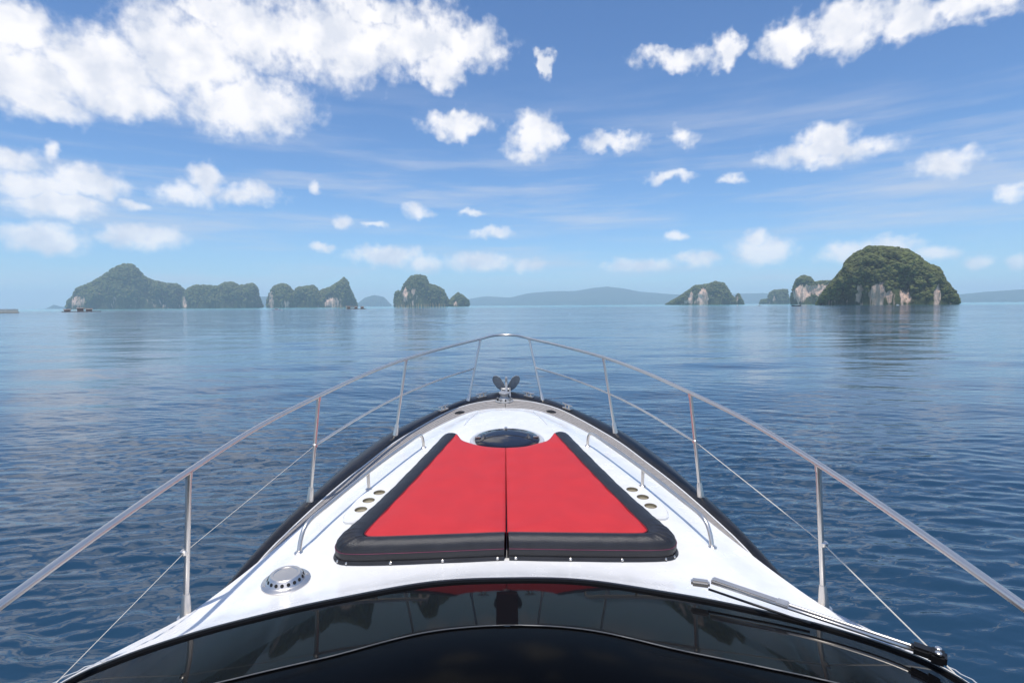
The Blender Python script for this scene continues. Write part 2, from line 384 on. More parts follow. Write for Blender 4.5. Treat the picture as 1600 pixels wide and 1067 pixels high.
# ------------------------------------------------------------------ islands
def island_material(name, veg, veg2, rock, rock2):
    m = bpy.data.materials.new(name); m.use_nodes = True; nt = m.node_tree; b = nt.nodes['Principled BSDF']
    b.inputs['Roughness'].default_value = .9; b.inputs['Specular IOR Level'].default_value = .15
    t = nt.nodes.new('ShaderNodeTexCoord'); L = nt.links.new
    def noise(scale, det, vec=None):
        n = nt.nodes.new('ShaderNodeTexNoise'); n.inputs['Scale'].default_value = scale; n.inputs['Detail'].default_value = det
        n.inputs['Roughness'].default_value = .65; L(vec or t.outputs['Object'], n.inputs['Vector']); return n.outputs['Fac']
    def mix(f, a, b_):
        x = nt.nodes.new('ShaderNodeMix'); x.data_type = 'RGBA'; L(f, x.inputs['Factor'])
        for s_, v in (('A', a), ('B', b_)):
            if isinstance(v, tuple): x.inputs[s_].default_value = (*v, 1)
            else: L(v, x.inputs[s_])
        return x.outputs['Result']
    def rng(s_, a, b_):
        q_ = nt.nodes.new('ShaderNodeMapRange'); q_.interpolation_type = 'SMOOTHSTEP'; q_.inputs[1].default_value = a; q_.inputs[2].default_value = b_; L(s_, q_.inputs[0]); return q_.outputs[0]
    mp = nt.nodes.new('ShaderNodeMapping'); mp.inputs['Scale'].default_value = (1, 1, .28); L(t.outputs['Object'], mp.inputs[0])
    vegc = mix(rng(noise(.09, 6), .38, .62), veg, veg2)
    rockc = mix(rng(noise(.10, 6, mp.outputs[0]), .40, .62), rock, rock2)
    at = nt.nodes.new('ShaderNodeAttribute'); at.attribute_name = 'rock'
    ad = nt.nodes.new('ShaderNodeMath'); ad.operation = 'MULTIPLY_ADD'
    L(noise(.11, 8, mp.outputs[0]), ad.inputs[0]); ad.inputs[1].default_value = 2.0; L(at.outputs['Fac'], ad.inputs[2])
    L(mix(rng(ad.outputs[0], 1.44, 1.62), vegc, rockc), b.inputs['Base Color'])
    bp = nt.nodes.new('ShaderNodeBump'); bp.inputs['Strength'].default_value = .8; bp.inputs['Distance'].default_value = 4
    L(noise(.16, 6), bp.inputs['Height']); L(bp.outputs[0], b.inputs['Normal'])
    return m
M_isl = island_material('karst_island', (.04, .058, .022), (.085, .10, .038), (.40, .29, .22), (.86, .58, .44))
M_hill = island_material('far_hill', (.03, .05, .03), (.05, .07, .04), (.06, .08, .05), (.06, .08, .05))
M_tree = mat('forest_foliage', (.105, .118, .040), .85, spec=.15, var=.55, vscale=.12, bump=.0)
M_tree.node_tree.nodes['Principled BSDF'].inputs['Roughness'].default_value = .9
def island(name, label, ctr, prof, seed, depth=.55, rough=.09, patches=(), trees=0, tsize=5., nu=150, nv=44, boxy=.55, m=None, tri=1):
    ctr = Vector((*ctr, 0)); fwd = Vector((ctr.x, ctr.y, 0)).normalized(); side = Vector((fwd.y, -fwd.x, 0))
    root_m = Matrix(((side.x, fwd.x, 0, ctr.x), (side.y, fwd.y, 0, ctr.y), (0, 0, 1, 0), (0, 0, 0, 1)))
    us = [p[0] for p in prof]; hs = [p[1] for p in prof]; W = us[-1] - us[0]; hm = max(hs)
    U = np.linspace(us[0], us[-1], nu); Hh = np.interp(U, us, hs)
    # depth follows the smoothed height
    ker = np.hanning(max(5, nu // 9)); ker /= ker.sum(); Hs = np.convolve(np.pad(Hh, len(ker) // 2, mode='edge'), ker, 'valid')[:nu]
    Dp = depth * W * .5 * np.clip(Hs / hm, .0, 1) ** .6 * np.sqrt(np.clip(1 - (2 * (U - U.mean()) / W) ** 4, .02, 1))
    V, rock = [], []
    so = Vector((seed * 17.3, seed * 5.1, seed * 9.7)); amp = rough * hm
    for i in range(nu):
        for j in range(nv):
            f = math.pi * (j / (nv - 1)); c, s_ = -math.cos(f), math.sin(f)
            v = math.copysign(abs(c) ** boxy, c) * Dp[i]; z = Hh[i] * (abs(s_) ** boxy)
            p = Vector((U[i], v, z)); sc_ = 2.2 / hm
            n1 = mn.fractal((p * sc_ + so), .9, 2.1, 4); n2 = mn.fractal((Vector((p.x, p.y, p.z * .35)) * sc_ * 2.6 + so), .8, 2.1, 3)
            k = min(1, abs(c) * 1.3)
            p.y += (n1 * 1.6 + n2 * .8) * amp * (.35 + k); p.x += n2 * amp * .4 * k
            p.z = max(-2, p.z + mn.fractal(p * sc_ * 4 + so, .8, 2.1, 3) * amp * .28 * (1 if j not in (0, nv - 1) else 0))
            if j in (0, nv - 1): p.z = -3
            V.append(p)
            rk = .36 * (1 - s_) + n2 * .22 - .12
            for (pu, pz, ru, rz, st_) in patches:
                rk += st_ * math.exp(-((p.x - pu) / ru) ** 2 - ((p.z - pz) / rz) ** 2)
            rock.append(rk)
    Fc = [(i * nv + j, (i + 1) * nv + j, (i + 1) * nv + j + 1, i * nv + j + 1) for i in range(nu - 1) for j in range(nv - 1)]
    e = empty(name, root_m); tag(e, label, kind='structure')
    o = mesh_obj('rock_face' if m is None else 'slope', V, Fc, m or M_isl, e)
    a = o.data.attributes.new('rock', 'FLOAT', 'POINT'); a.data.foreach_set('value', np.array(rock, np.float32))
    if trees:
        rg = random.Random(seed); bm = bmesh.new(); bmesh.ops.create_icosphere(bm, subdivisions=tri, radius=1)
        bv = [v.co.copy() for v in bm.verts]; bf = [tuple(v.index for v in f.verts) for f in bm.faces]; bm.free()
        TV, TF = [], []; cnt = 0; tries = 0
        while cnt < trees and tries < trees * 8:
            tries += 1
            i = rg.randrange(1, nu - 2); j = rg.randrange(1, int(nv * .62)); idx = i * nv + j
            p = V[idx].lerp(V[idx + nv + 1], rg.random())
            if rock[idx] + rg.uniform(-.15, .15) > .33 or p.z < tsize * .25: continue
            r = tsize * rg.uniform(.5, 1.15); b0 = len(TV)
            for q_ in bv:
                w = 1 + .45 * mn.noise(q_ * 1.7 + p * .37)
                TV.append(p + Vector((q_.x * r * w, q_.y * r * w, q_.z * r * w * .85 + r * .12)))
            TF += [tuple(x + b0 for x in f) for f in bf]; cnt += 1
        t = mesh_obj('forest', TV, TF, M_tree, e, smooth=False); t['kind'] = 'stuff'
    return e
island('island', 'tall pointed karst island with one rounded summit and long shoulder', (-2016, 2982),
       [(-278,0),(-269,43),(-247,66),(-232,103),(-206,116),(-165,137),(-124,164),(-90,199),(-53,224),(-19,235),(9,233),(37,203),(67,162),(101,148),(166,135),(206,133),(236,111),(256,79),(278,0)],
       1, rough=.055, patches=[(-245,50,22,35,.55),(-215,30,20,30,.3),(40,50,60,35,.15)], trees=1500, tsize=9)
island('island', 'low flat-topped wooded karst island with two rounded knobs', (-1549, 3027),
       [(-198,0),(-193,41),(-177,92),(-131,120),(-86,120),(-25,114),(7,135),(44,139),(75,122),(117,126),(150,133),(172,105),(177,58),(198,0)],
       2, rough=.06, patches=[(-185,50,12,40,.7),(-180,20,10,14,.4)], trees=1300, tsize=8.5)
island('island', 'three-humped karst island ending in a sharp leaning peak', (-1055, 3021),
       [(-237,0),(-222,65),(-196,109),(-157,127),(-125,117),(-97,82),(-77,106),(5,117),(37,82),(55,96),(89,107),(140,139),(165,161),(182,143),(191,107),(214,57),(237,0)],
       3, rough=.06, patches=[(-210,55,14,45,.9),(-125,18,16,18,.8),(85,25,30,25,.75),(120,20,20,25,.6)], trees=1400, tsize=8)
island('island', 'domed karst island with pale cliff scar and small side stack', (-370, 2775),
       [(-190,0),(-179,69),(-166,79),(-154,63),(-134,111),(-101,149),(-60,156),(-28,149),(-13,110),(19,104),(58,84),(76,45),(92,22),(106,45),(132,65),(155,55),(184,28),(190,0)],
       4, rough=.06, patches=[(-128,62,12,34,1.0),(-85,70,14,25,.5),(115,16,12,12,.6)], trees=1200, tsize=7)
island('island', 'sloping karst island with vertical pink cliff streaks in its middle', (896, 2441),
       [(-166,0),(-110,33),(-68,62),(-49,76),(-41,84),(13,89),(48,100),(80,93),(99,68),(115,36),(131,22),(139,47),(147,39),(166,0)],
       5, rough=.06, patches=[(-5,30,17,42,1.6),(-55,38,9,24,1.2),(-68,12,12,8,.7),(138,30,5,16,.6)], trees=1100, tsize=5.5)
island('island', 'small square-topped far karst stack between two bigger islands', (1470, 2954),
       [(-75,0),(-63,22),(-34,25),(-23,60),(-1,73),(61,76),(75,0)], 6, rough=.06, patches=[(0,35,8,30,.5)], trees=400, tsize=6, nu=80)
island('island', 'pink cliffed karst dome half hidden behind the biggest green island', (998, 1733),
       [(-75,0),(-69,43),(-57,80),(-39,92),(-20,85),(-7,68),(7,72),(25,71),(42,71),(75,0)], 7, rough=.07,
       patches=[(-48,35,18,22,1.1),(-10,45,30,16,1.0),(30,48,20,18,1.0)], trees=600, tsize=4.5, nu=110)
island('island', 'biggest green wooded karst island with pale cliffs at its waterline', (631, 901),
       [(-97,0),(-84,24),(-74,37),(-67,46),(-56,62),(-52,75),(-38,87),(-23,94),(-7,94),(15,90),(32,85),(43,77),(50,67),(62,59),(70,56),(76,41),(81,33),(90,21),(95,11),(97,0)],
       8, depth=.6, rough=.075, patches=[(-8,16,9,17,.95),(8,8,12,9,.9),(-33,20,4,14,.7),(68,16,5,16,1.0),(30,14,14,12,.4),(-55,5,20,5,.5)], trees=3600, tsize=3.3, nu=220, nv=70, tri=2)
for lab, c, pr, sd_ in [
    ('small blue far hill between two karst islands', (-1984, 8265), [(-291,0),(-121,136),(20,174),(161,144),(291,0)], 11),
    ('long blue mountain range low on the far horizon', (2474, 10204), [(-3523,0),(-3251,139),(-2917,186),(-2394,155),(-2008,239),(-1503,270),(-1132,265),(-767,321),(-526,342),(-229,301),(65,238),(641,183),(1203,153),(1751,182),(2179,188),(2601,138),(3218,98),(3523,0)], 12),
    ('blue far ridge beyond the biggest green island', (6698, 6737), [(-1191,0),(-845,99),(-518,135),(-331,147),(-150,159),(136,183),(513,142),(912,60),(1191,0)], 13),
    ('narrow blue far hill behind the flat-topped island', (-3554, 8269), [(-176,0),(-128,156),(4,166),(74,137),(176,0)], 14),
    ('tiny pale far islet beside the pointed island', (-5944, 7411), [(-183,0),(-116,40),(-89,57),(-18,31),(82,22),(183,0)], 15)]:
    island('hill', lab, c, pr, sd_, depth=.35, rough=.05, nu=160, nv=26, boxy=.9, m=M_hill)

# ------------------------------------------------------------------ haze
V, Fc = box_vf((0, 0, 209.5), (30000, 30000, 421))
hz = mesh_obj('haze', V, Fc, None, smooth=False); tag(hz, 'thin blue sea haze over the whole bay', kind='stuff')
hm_ = bpy.data.materials.new('haze_air'); hm_.use_nodes = True; hm_.node_tree.nodes.clear()
_o = hm_.node_tree.nodes.new('ShaderNodeOutputMaterial'); _v = hm_.node_tree.nodes.new('ShaderNodeVolumePrincipled')
_v.inputs['Color'].default_value = (.74, .86, 1.0, 1); _v.inputs['Density'].default_value = 1.25e-4; _v.inputs['Anisotropy'].default_value = 0.0
hm_.node_tree.links.new(_v.outputs[0], _o.inputs['Volume']); hz.data.materials.append(hm_)

# ------------------------------------------------------------------ yacht
BM = Matrix.Translation((0, 0, 2.05)) @ Matrix.Rotation(R(5), 4, 'X')
yacht = empty('yacht', BM)
tag(yacht, 'white motor yacht foredeck with charcoal gunwale and stainless bow rail', 'yacht')
def sym(pts): return [(-p[0], *p[1:]) for p in pts[::-1]] + [p for p in pts if abs(p[0]) > 1e-6]
# plan curves, starboard half from the bow aft (x, y, z)
G = [(0,6.70,.0),(.16,6.63,.0),(.42,6.40,.0),(.74,5.88,.0),(1.085,5.15,.0),(1.262,4.47,.0),(1.345,3.87,.0),(1.392,3.50,.0),(1.425,3.05,-.005),(1.45,2.72,-.03),(1.485,2.4,-.07),(1.52,2.0,-.09),(1.60,1.0,-.1),(1.66,-1.,-.1),(1.66,-4.,-.1)]
I = [(0,6.30,.0),(.20,6.26,.0),(.44,6.08,.0),(.66,5.74,.0),(.984,4.906,.0),(1.136,4.30,.0),(1.222,3.92,.0),(1.281,3.587,.0),(1.328,3.25,.0),(1.358,3.02,-.005),(1.385,2.72,-.03),(1.42,2.4,-.07),(1.45,2.0,-.09),(1.50,1.0,-.1),(1.54,-1.,-.1),(1.54,-4.,-.1)]
O = [(0,5.977,.0),(.33,5.87,.0),(.585,5.5,.0),(.84,4.94,.0),(1.015,4.384,.0),(1.10,4.07,.0),(1.178,3.789,.0),(1.242,3.472,.0),(1.29,3.24,.0),(1.355,2.96,.002),(1.41,2.71,.01),(1.48,2.43,.03),(1.535,2.10,.12),(1.522,1.76,.24),(1.50,1.4,.335),(1.48,1.0,.43)]
A_ = [(0,2.355,.24),(.335,2.333,.24),(.70,2.228,.24),(.94,2.14,.24),(1.18,2.03,.24),(1.38,1.90,.24),(1.488,1.77,.243),(1.478,1.4,.338),(1.455,1.0,.435)]
def smooth_curve(c, n): return resample(cat_rom(c, 14), n)
# hull: black gunwale then topsides down to the water
n = 90
g = smooth_curve(G, n); ii = smooth_curve(I, n)
def gun_rows(s):
    rows = []
    for k in range(n):
        o_, i_ = g[k] * [s, 1, 1], ii[k] * [s, 1, 1]; m_ = (o_ + i_) / 2
        up = np.array([0, 0, .030])
        rows.append([i_ - [0, 0, .03], i_ + up * .2, i_ * .85 + o_ * .15 + up * .85, m_ + up * 1.1, i_ * .15 + o_ * .85 + up * .7, o_ + up * 0, o_ * 1.0 - [0, 0, .06]])
    return rows
for s in (-1, 1):
    V, Fc = grid_vf(gun_rows(s)); mesh_obj('gunwale', V, Fc, M_black, yacht)
for s in (-1, 1): tube('gunwale_trim', [p * [s, 1, 1] + [0, 0, .004] for p in ii if p[1] > 2.8], .0055, M_white, yacht, 8)
rows = []
for k in range(n):
    o_ = g[k]; r_ = []
    for t in np.linspace(0, 1, 8):
        sx = 1 - .42 * t ** 1.3; r_.append(np.array([o_[0] * sx - .012 * (o_[0] > .02), o_[1] - (.9 * t * max(0, (o_[1] - 2) / 4.7)) - .006, o_[2] - .055 - t * 2.45]))
    rows.append(r_)
full = [[p * [-1, 1, 1] for p in r_] for r_ in rows[::-1]] + rows[1:]
V, Fc = grid_vf(full); mesh_obj('hull', V, Fc, M_hull, yacht)
# deck: a dark bed that carries the planks, then the white moulding
o_c = smooth_curve(O, 160)
def curve_to_y(c, ymin): return c[c[:, 1] > ymin]
bed_o = smooth_curve(I, n); bed = [[p * [-1, 1, 1] - [0, 0, .022], p * [-.5, 1, 1] - [0, 0, .022], p * [0, 1, 1] - [0, 0, .022], p * [.5, 1, 1] - [0, 0, .022], p - [0, 0, .022]] for p in bed_o if p[1] > 2.75]
V, Fc = grid_vf(bed); deck = mesh_obj('deck', V, Fc, M_caulk, yacht)
NP = 5
ti = resample(cat_rom([p for p in O if p[1] > 2.95], 14), 70); to = resample(cat_rom([p for p in I if p[1] > 3.0], 14), 70)
for s in (-1, 1):
    for k in range(NP):
        a0, a1 = (k + .06) / NP, (k + .84) / NP; rows = []
        for q_ in range(70):
            p0 = ti[q_] * (1 - a0) + to[q_] * a0; p1 = ti[q_] * (1 - a1) + to[q_] * a1
            if q_ == 0: p0, p1 = p0 + [.003, 0, 0], p1 + [.003, 0, 0]
            p0, p1 = p0 * [s, 1, 1], p1 * [s, 1, 1]
            rows.append([p0 - [0, 0, .02], p0 + [0, 0, .001], p1 + [0, 0, .001], p1 - [0, 0, .02]])
        V, Fc = grid_vf(rows); mesh_obj('plank', V, Fc, M_teak, deck, smooth=False)
# white moulding: from the windscreen base forward to the outline
NS = 221
Of = resample(cat_rom(sym(O), 14), NS)
a_half = cat_rom(A_, 14); Af = resample(cat_rom(sym(A_), 14), NS)
tt = np.r_[np.linspace(0, .82, 26), np.linspace(.83, 1, 22)]
Op = np.array(cat_rom(sym(O), 10)); Ap = np.array(cat_rom(sym(A_), 10))
PLAT = .050
def deck_z(x, y):
    dO = np.hypot(Op[:, 0] - x, Op[:, 1] - y); dA = np.hypot(Ap[:, 0] - x, Ap[:, 1] - y)
    iO, iA = dO.argmin(), dA.argmin(); zO, zA = Op[iO, 2], Ap[iA, 2]
    base = max(PLAT, 0) * float(sstep(0, .26, dO[iO]))
    w = 1 - min(1, dA[iA] / .46); w = w * w * (1.6 - .6 * w)
    z = base + (zA - base) * w
    ko = math.exp(-dO[iO] / .12)
    z = z * (1 - ko) + max(zO, 0) * ko if dO[iO] < .6 else z
    if dA[iA] < 1e-3: z = zA
    return float(z)
rows = []
for i in range(NS):
    r_ = []
    for t in tt:
        p = Af[i] * (1 - t) + Of[i] * t
        z = deck_z(p[0], p[1])
        if t == 1: z = Of[i][2]
        if t == 0: z = Af[i][2]
        r_.append((p[0], p[1], z))
    r_.append((Of[i][0], Of[i][1], Of[i][2] - .05))
    rows.append(r_)
V, Fc = grid_vf(rows); mesh_obj('coachroof', V, Fc, M_white, yacht)
# grey strips in place of the shading of moulded seams, fore part
for s in (-1, 1):
    pts = [(s * .30, 5.80), (s * .315, 5.6), (s * .36, 5.42), (s * .40, 5.2)]
    pts = [(x, y, deck_z(x, y) + .0005) for x, y in resample(pts, 14)]
    tube('seam', pts, .004, M_greyrim, yacht, 8)
ml = []
for i in range(20, NS - 20):
    x, y = Af[i][0], Af[i][1]; L_ = math.hypot(x, y + .1); ml.append((x + x / L_ * .17, y + (y + .1) / L_ * .17))
ml = [(x, y, deck_z(x, y) + .0008) for x, y in ml]
tube('moulding_line', ml, .0022, M_greyrim, yacht, 6)
# windscreen
def aft_dir(p):
    d = np.array([-p[0] * .72, -p[1] * 1.0 - .1]); return d / np.linalg.norm(d)
th0 = R(18.45)
gl, gk, cw = [], [], []
for p in Af:
    d = aft_dir(p); ax = abs(p[0]); fall = float(sstep(.55, 1.5, ax))
    LG = .58 + .10 * min(ax, 1.2) ** 1.2; th = th0 + R(4.5) * fall
    def pt(l, extra=0., th_=th, p=p, d=d):
        return (p[0] + d[0] * l * math.cos(th_), p[1] + d[1] * l * math.cos(th_), p[2] + l * math.sin(th_) + extra)
    gk.append([pt(-.004, -.01), pt(-.004, .009), pt(.008, .014), pt(.024, .011), pt(.03, -.01)])
    gl.append([pt(.026 + (LG - .026) * t) for t in np.linspace(0, 1, 14)])
    c_ = [pt(LG, -.004)]
    base = pt(LG, -.004)
    for l in np.linspace(.1, 1.5, 10):
        a_ = th * (1 - .5 * min(1, l / .9))
        c_.append((base[0] + d[0] * l * .95, base[1] + d[1] * l * .95, base[2] + l * math.sin(a_) * .9))
    cw.append(c_)
V, Fc = grid_vf(gk); sharp(mesh_obj('windscreen_gasket', V, Fc, M_rubber, yacht), 50)
V, Fc = grid_vf(gl); wsc = mesh_obj('windscreen', V, Fc, M_glass, yacht)
V, Fc = grid_vf(cw); sharp(mesh_obj('dark_screen_part', V, Fc, M_dark_screen, yacht), 50)  # separate black part added for the screen's dark, skyless reflection
tube('windscreen_trim', [(r_[-1][0], r_[-1][1], r_[-1][2]) for r_ in gl], .0022, M_trim, wsc, 6)
mid = [i for i in range(NS) if abs(Af[i][0]) < .065]
rows = [[(q_[0], q_[1], q_[2] + .0035) for q_ in gl[i][4:]] for i in mid]
rows = [[(r_[0][0], r_[0][1], r_[0][2] - .003)] + r_ for r_ in rows]
V, Fc = grid_vf(rows); mesh_obj('mullion', V, Fc, M_mull, wsc)

# hatch
HZ = deck_z(0, 4.7)
hatch = lathe('hatch', [(.325, -.02), (.325, .018), (.318, .026), (.298, .028), (.292, .022), (.0001, .022)], M_greyrim, yacht, (.012, 4.70, HZ), 64)
lathe('hatch_lens', [(.284, .020), (.284, .030), (.276, .036), (.2, .040), (.1, .042), (.0001, .043)], M_tint, hatch, (.012, 4.70, HZ), 64)
for a in (92, 178, 2):
    c, s_ = math.cos(R(a)), math.sin(R(a))
    V, Fc = box_vf((.012 + c * .255, 4.70 + s_ * .255, HZ + .045), (.05, .028, .014), R(a)); bevel(mesh_obj('latch', V, Fc, M_steel, hatch, smooth=False), .004)
# ventilator
VX, VY = -1.105, 2.668; VZ = deck_z(VX, VY) + .002
vent = lathe('ventilator', [(.116, -.012), (.116, .004), (.108, .008), (.096, .010), (.090, .014), (.076, .040), (.070, .044), (.058, .044), (.055, .041), (.0001, .043)], M_steel, yacht, (VX, VY, VZ), 48, ang=30)
for k in range(18):
    a = 2 * math.pi * k / 18; c, s_ = math.cos(a), math.sin(a)
    ax_ = Vector((c * .88, s_ * .88, .47)).normalized()
    lathe('hole_disc', [(.0085, -.001), (.0085, .0012), (.0001, .0012)], M_hole, vent, (VX + c * .0835, VY + s_ * .0835, VZ + .0265), 12, axis=ax_)  # raised dark disc painted in place of a shaded hole
for k in range(4):
    a = R(30 + 90 * k); lathe('screw', [(.006, 0), (.005, .003), (.0001, .0035)], M_dull, vent, (VX + math.cos(a) * .102, VY + math.sin(a) * .102, VZ + .0085), 10)
# cup holders
for s in (-1, 1):
    cx, cy, z0 = s * .875, 3.50, deck_z(.9, 3.5)
    out = []
    for k in range(48):
        a = 2 * math.pi * k / 48; c, s_ = math.cos(a), math.sin(a)
        out.append((cx + s * .02 - s * .05 * s_ + .105 * math.copysign(abs(c) ** .8, c), cy + .25 * math.copysign(abs(s_) ** .8, s_)))
    V = [(x, y, z0 - .02) for x, y in out] + [(x, y, z0 + .014) for x, y in out] + [(cx + (x - cx) * .93, cy + (y - cy) * .965, z0 + .024) for x, y in out]
    Fc = [(k, (k + 1) % 48, 48 + (k + 1) % 48, 48 + k) for k in range(48)] + [(48 + k, 48 + (k + 1) % 48, 96 + (k + 1) % 48, 96 + k) for k in range(48)] + [tuple(range(96, 144)), tuple(range(48))[::-1]]
    ch = mesh_obj('cup_holder', V, Fc, M_white, yacht, smooth=False)
    spots = [(s * .862, 3.655), (s * .905, 3.535), (s * .922, 3.405)]
    cut = join_vf(*[lathe_vf([(.041, z0 + .003), (.041, z0 + .08)], 24, base=(x, y, 0)) for x, y in spots])
    co = mesh_obj('cutter', cut[0], cut[1], None, yacht)
    md = ch.modifiers.new('b', 'BOOLEAN'); md.operation = 'DIFFERENCE'; md.object = co; md.solver = 'EXACT'
    bpy.context.view_layer.update()
    nm = bpy.data.meshes.new_from_object(ch.evaluated_get(bpy.context.evaluated_depsgraph_get()))
    ch.modifiers.clear(); ch.data = nm; bpy.data.objects.remove(co)
    for x, y in spots:
        lathe('cup_lining', [(.0405, .0), (.0405, .0195), (.038, .0195), (.038, .002), (.0001, .002)], M_cup, ch, (x, y, z0 + .0035), 24)
# grab rails
for s in (-1, 1):
    def dz(x, y): return deck_z(x, y)
    pA, pM, pF = (1.150, 2.955), (.965, 3.78), (.70, 4.60)
    top = .125
    path = [(pA[0], pA[1], dz(*pA) - .005), (pA[0] - .004, pA[1] + .05, dz(*pA) + top * .62), (pA[0] - .022, pA[1] + .12, dz(*pA) + top), (1.085, 3.30, dz(1.085, 3.3) + top),
            (pM[0], pM[1], dz(*pM) + top), (.83, 4.25, dz(.83, 4.25) + top), (pF[0] + .028, pF[1] - .035, dz(*pF) + top * .96), (pF[0] + .004, pF[1] - .004, dz(*pF) + top * .6), (pF[0], pF[1], dz(*pF) - .005)]
    path = [(s * x, y, z) for x, y, z in path]
    gr = tube('grab_rail', resample(cat_rom(path, 8), 60), .0125, M_steel, yacht, 12)
    tube('rail_post', [(s * pM[0], pM[1], dz(*pM) - .005), (s * pM[0], pM[1], dz(*pM) + top)], .0115, M_steel, gr, 12)
    for q_ in (pA, pM, pF):
        lathe('foot', [(.024, -.006), (.024, .004), (.016, .010), (.013, .014)], M_steel, gr, (s * q_[0], q_[1], dz(*q_)), 16)
# bow rail
st_b = [(1.495, 2.47, -.0), (1.325, 3.62, .012), (1.02, 4.99, .015), (.43, 6.19, .0)]
st_t = [(1.43, 2.50, .70), (1.24, 3.68, .74), (.913, 5.10, .722), (.285, 6.45, .70)]
st_m = [(1.475, 2.48, .318), (1.275, 3.65, .41), (.970, 5.05, .385), (.356, 6.33, .375)]
half = [(0, 6.72, .708), (.15, 6.655, .707), st_t[3], (.60, 5.82, .712), st_t[2], (1.10, 4.40, .735), st_t[1], (1.36, 3.05, .73), st_t[0], (1.455, 2.0, .68), (1.465, 1.5, .655), (1.47, .6, .61), (1.46, -.2, .57)]
rail = tube('bow_rail', resample(cat_rom(sym(half), 10), 170), .0138, M_steel, yacht, 14)
for s in (-1, 1):
    for k in range(4):
        b, t = Vector(st_b[k]), Vector(st_t[k]); b.x *= s; t.x *= s
        sn = tube('stanchion', [b, t], .0125, M_steel, yacht, 12)
        d = (t - b).normalized()
        tube('base_socket', [b - d * .012, b + d * .01, b + d * .10, b + d * .115], [.027, .025, .0175, .0145], M_steel, sn, 16)
        tube('rail_clamp', [t - d * .035, t - d * .004], [.0150, .0165], M_steel, sn, 12)
        lathe('foot_plate', [(.036, -.012), (.036, .003), (.028, .006)], M_steel, sn, b, 20)
    mids = [(s * x, y, z) for x, y, z in (st_m[3], (.68, 5.74, .383), st_m[2], (1.13, 4.38, .405), st_m[1])]
    tube('lower_rail', resample(cat_rom(mids, 10), 50), .0095, M_steel, yacht, 10)
    wire = [(s * x, y, z) for x, y, z in (st_m[1], st_m[0], (1.555, 1.82, .205), (1.58, 1.3, .10))]
    wl_ = tube('lifeline', wire, .0015 if s < 0 else .0028, M_rope, yacht, 8)
    for q_ in st_m[:2]:
        lathe('wire_eye', [(.014, -.012), (.018, -.008), (.018, .008), (.014, .012)], M_steel, wl_, (s * q_[0], q_[1], q_[2]), 14)
# bow fittings
def cleat(x, y, z, rz):
    parts = [box_vf((0, 0, .006), (.13, .035, .012))]
    for dx in (-.03, .03): parts.append(tube_vf([(dx, 0, .01), (dx * .8, 0, .045)], .009, 10))
    parts.append(tube_vf([(-.085, 0, .05), (-.05, 0, .046), (0, 0, .048), (.05, 0, .046), (.085, 0, .05)], [.005, .009, .010, .009, .005], 10))
    V, Fc = join_vf(*parts); rot = Matrix.Rotation(rz, 3, 'Z')
    sharp(mesh_obj('cleat', [rot @ Vector(v) + Vector((x, y, z)) for v in V], Fc, M_steel, yacht), 40)
for s in (-1, 1):
    cleat(s * .665, 5.80, .030, s * R(-58)); cleat(s * .275, 6.33, .030, s * R(-40))
    V, Fc = lathe_vf([(.046, -.01), (.046, .006), (.034, .009), (.033, .002)], 24); rot = Matrix.Rotation(s * R(-40), 3, 'Z')
    fl = sharp(mesh_obj('fairlead', [rot @ Vector((v[0] * 1.25, v[1] * .8, v[2])) + Vector((s * .49, 5.79, .004)) for v in V], Fc, M_rubber, yacht), 40)
    V, Fc = lathe_vf([(.03, .0), (.026, .004), (.0001, .005)], 20)
    mesh_obj('cap', [rot @ Vector((v[0] * 1.25, v[1] * .8, v[2])) + Vector((s * .49, 5.79, .007)) for v in V], Fc, M_hole, fl)  # black oval disc in place of the shaded fairlead hole
# windlass
WX, WY = -.012, 6.25
wd = lathe('windlass', [(.105, -.01), (.105, .010), (.092, .016), (.07, .018), (.066, .03), (.05, .045), (.044, .06), (.05, .085), (.064, .094), (.064, .104), (.045, .112), (.0001, .114)], M_dull, yacht, (WX, WY, .002), 32)
for k in range(9):
    a = 2 * math.pi * k / 9
    V, Fc = box_vf((WX + .082 * math.cos(a), WY + .082 * math.sin(a), .030), (.022, .014, .02), a); bevel(mesh_obj('chain_lug', V, Fc, M_hole if k % 2 else M_dull, wd, smooth=False), .003)
V, Fc = join_vf(box_vf((.055, 6.47, .03), (.018, .42, .06)), box_vf((-.045, 6.47, .03), (.018, .42, .06)), tube_vf([(-.05, 6.66, .035), (.06, 6.66, .035)], .026, 16))
sharp(mesh_obj('anchor_roller', V, Fc, M_dull, yacht), 40)

# wiper folded along the windscreen edge
def along(p, q_, t): return tuple(p[i] * (1 - t) + q_[i] * t for i in range(3))
w0, w1 = (.86, 2.238, .288), (1.452, 1.775, .300)
ang = math.atan2(w1[1] - w0[1], w1[0] - w0[0]); nx, ny = -math.sin(ang), math.cos(ang)
def off2(p, d, dz_=0): return (p[0] + nx * d, p[1] + ny * d, p[2] + dz_)
V, Fc = tube_vf([w0, along(w0, w1, .97)], .0065, 10)
wiper = mesh_obj('wiper', V, Fc, M_steel, yacht)
tube('second_arm', [off2(w0, .026), off2(along(w0, w1, .97), .020)], .0065, M_steel, wiper, 10)
c = along(w0, w1, .17); V, Fc = box_vf(off2(c, .013, .004), (.26, .036, .016), ang); bevel(mesh_obj('arm_channel', V, Fc, M_steel, wiper, smooth=False), .005)
c = along(w0, w1, .36); V, Fc = box_vf(off2(c, .013, .003), (.045, .044, .015), ang); bevel(mesh_obj('arm_clamp', V, Fc, M_dull, wiper, smooth=False), .004)
V, Fc = box_vf((.815, 2.243, .284), (.075, .034, .026), ang * .4); bevel(mesh_obj('tip_bracket', V, Fc, M_steel, wiper, smooth=False), .007)
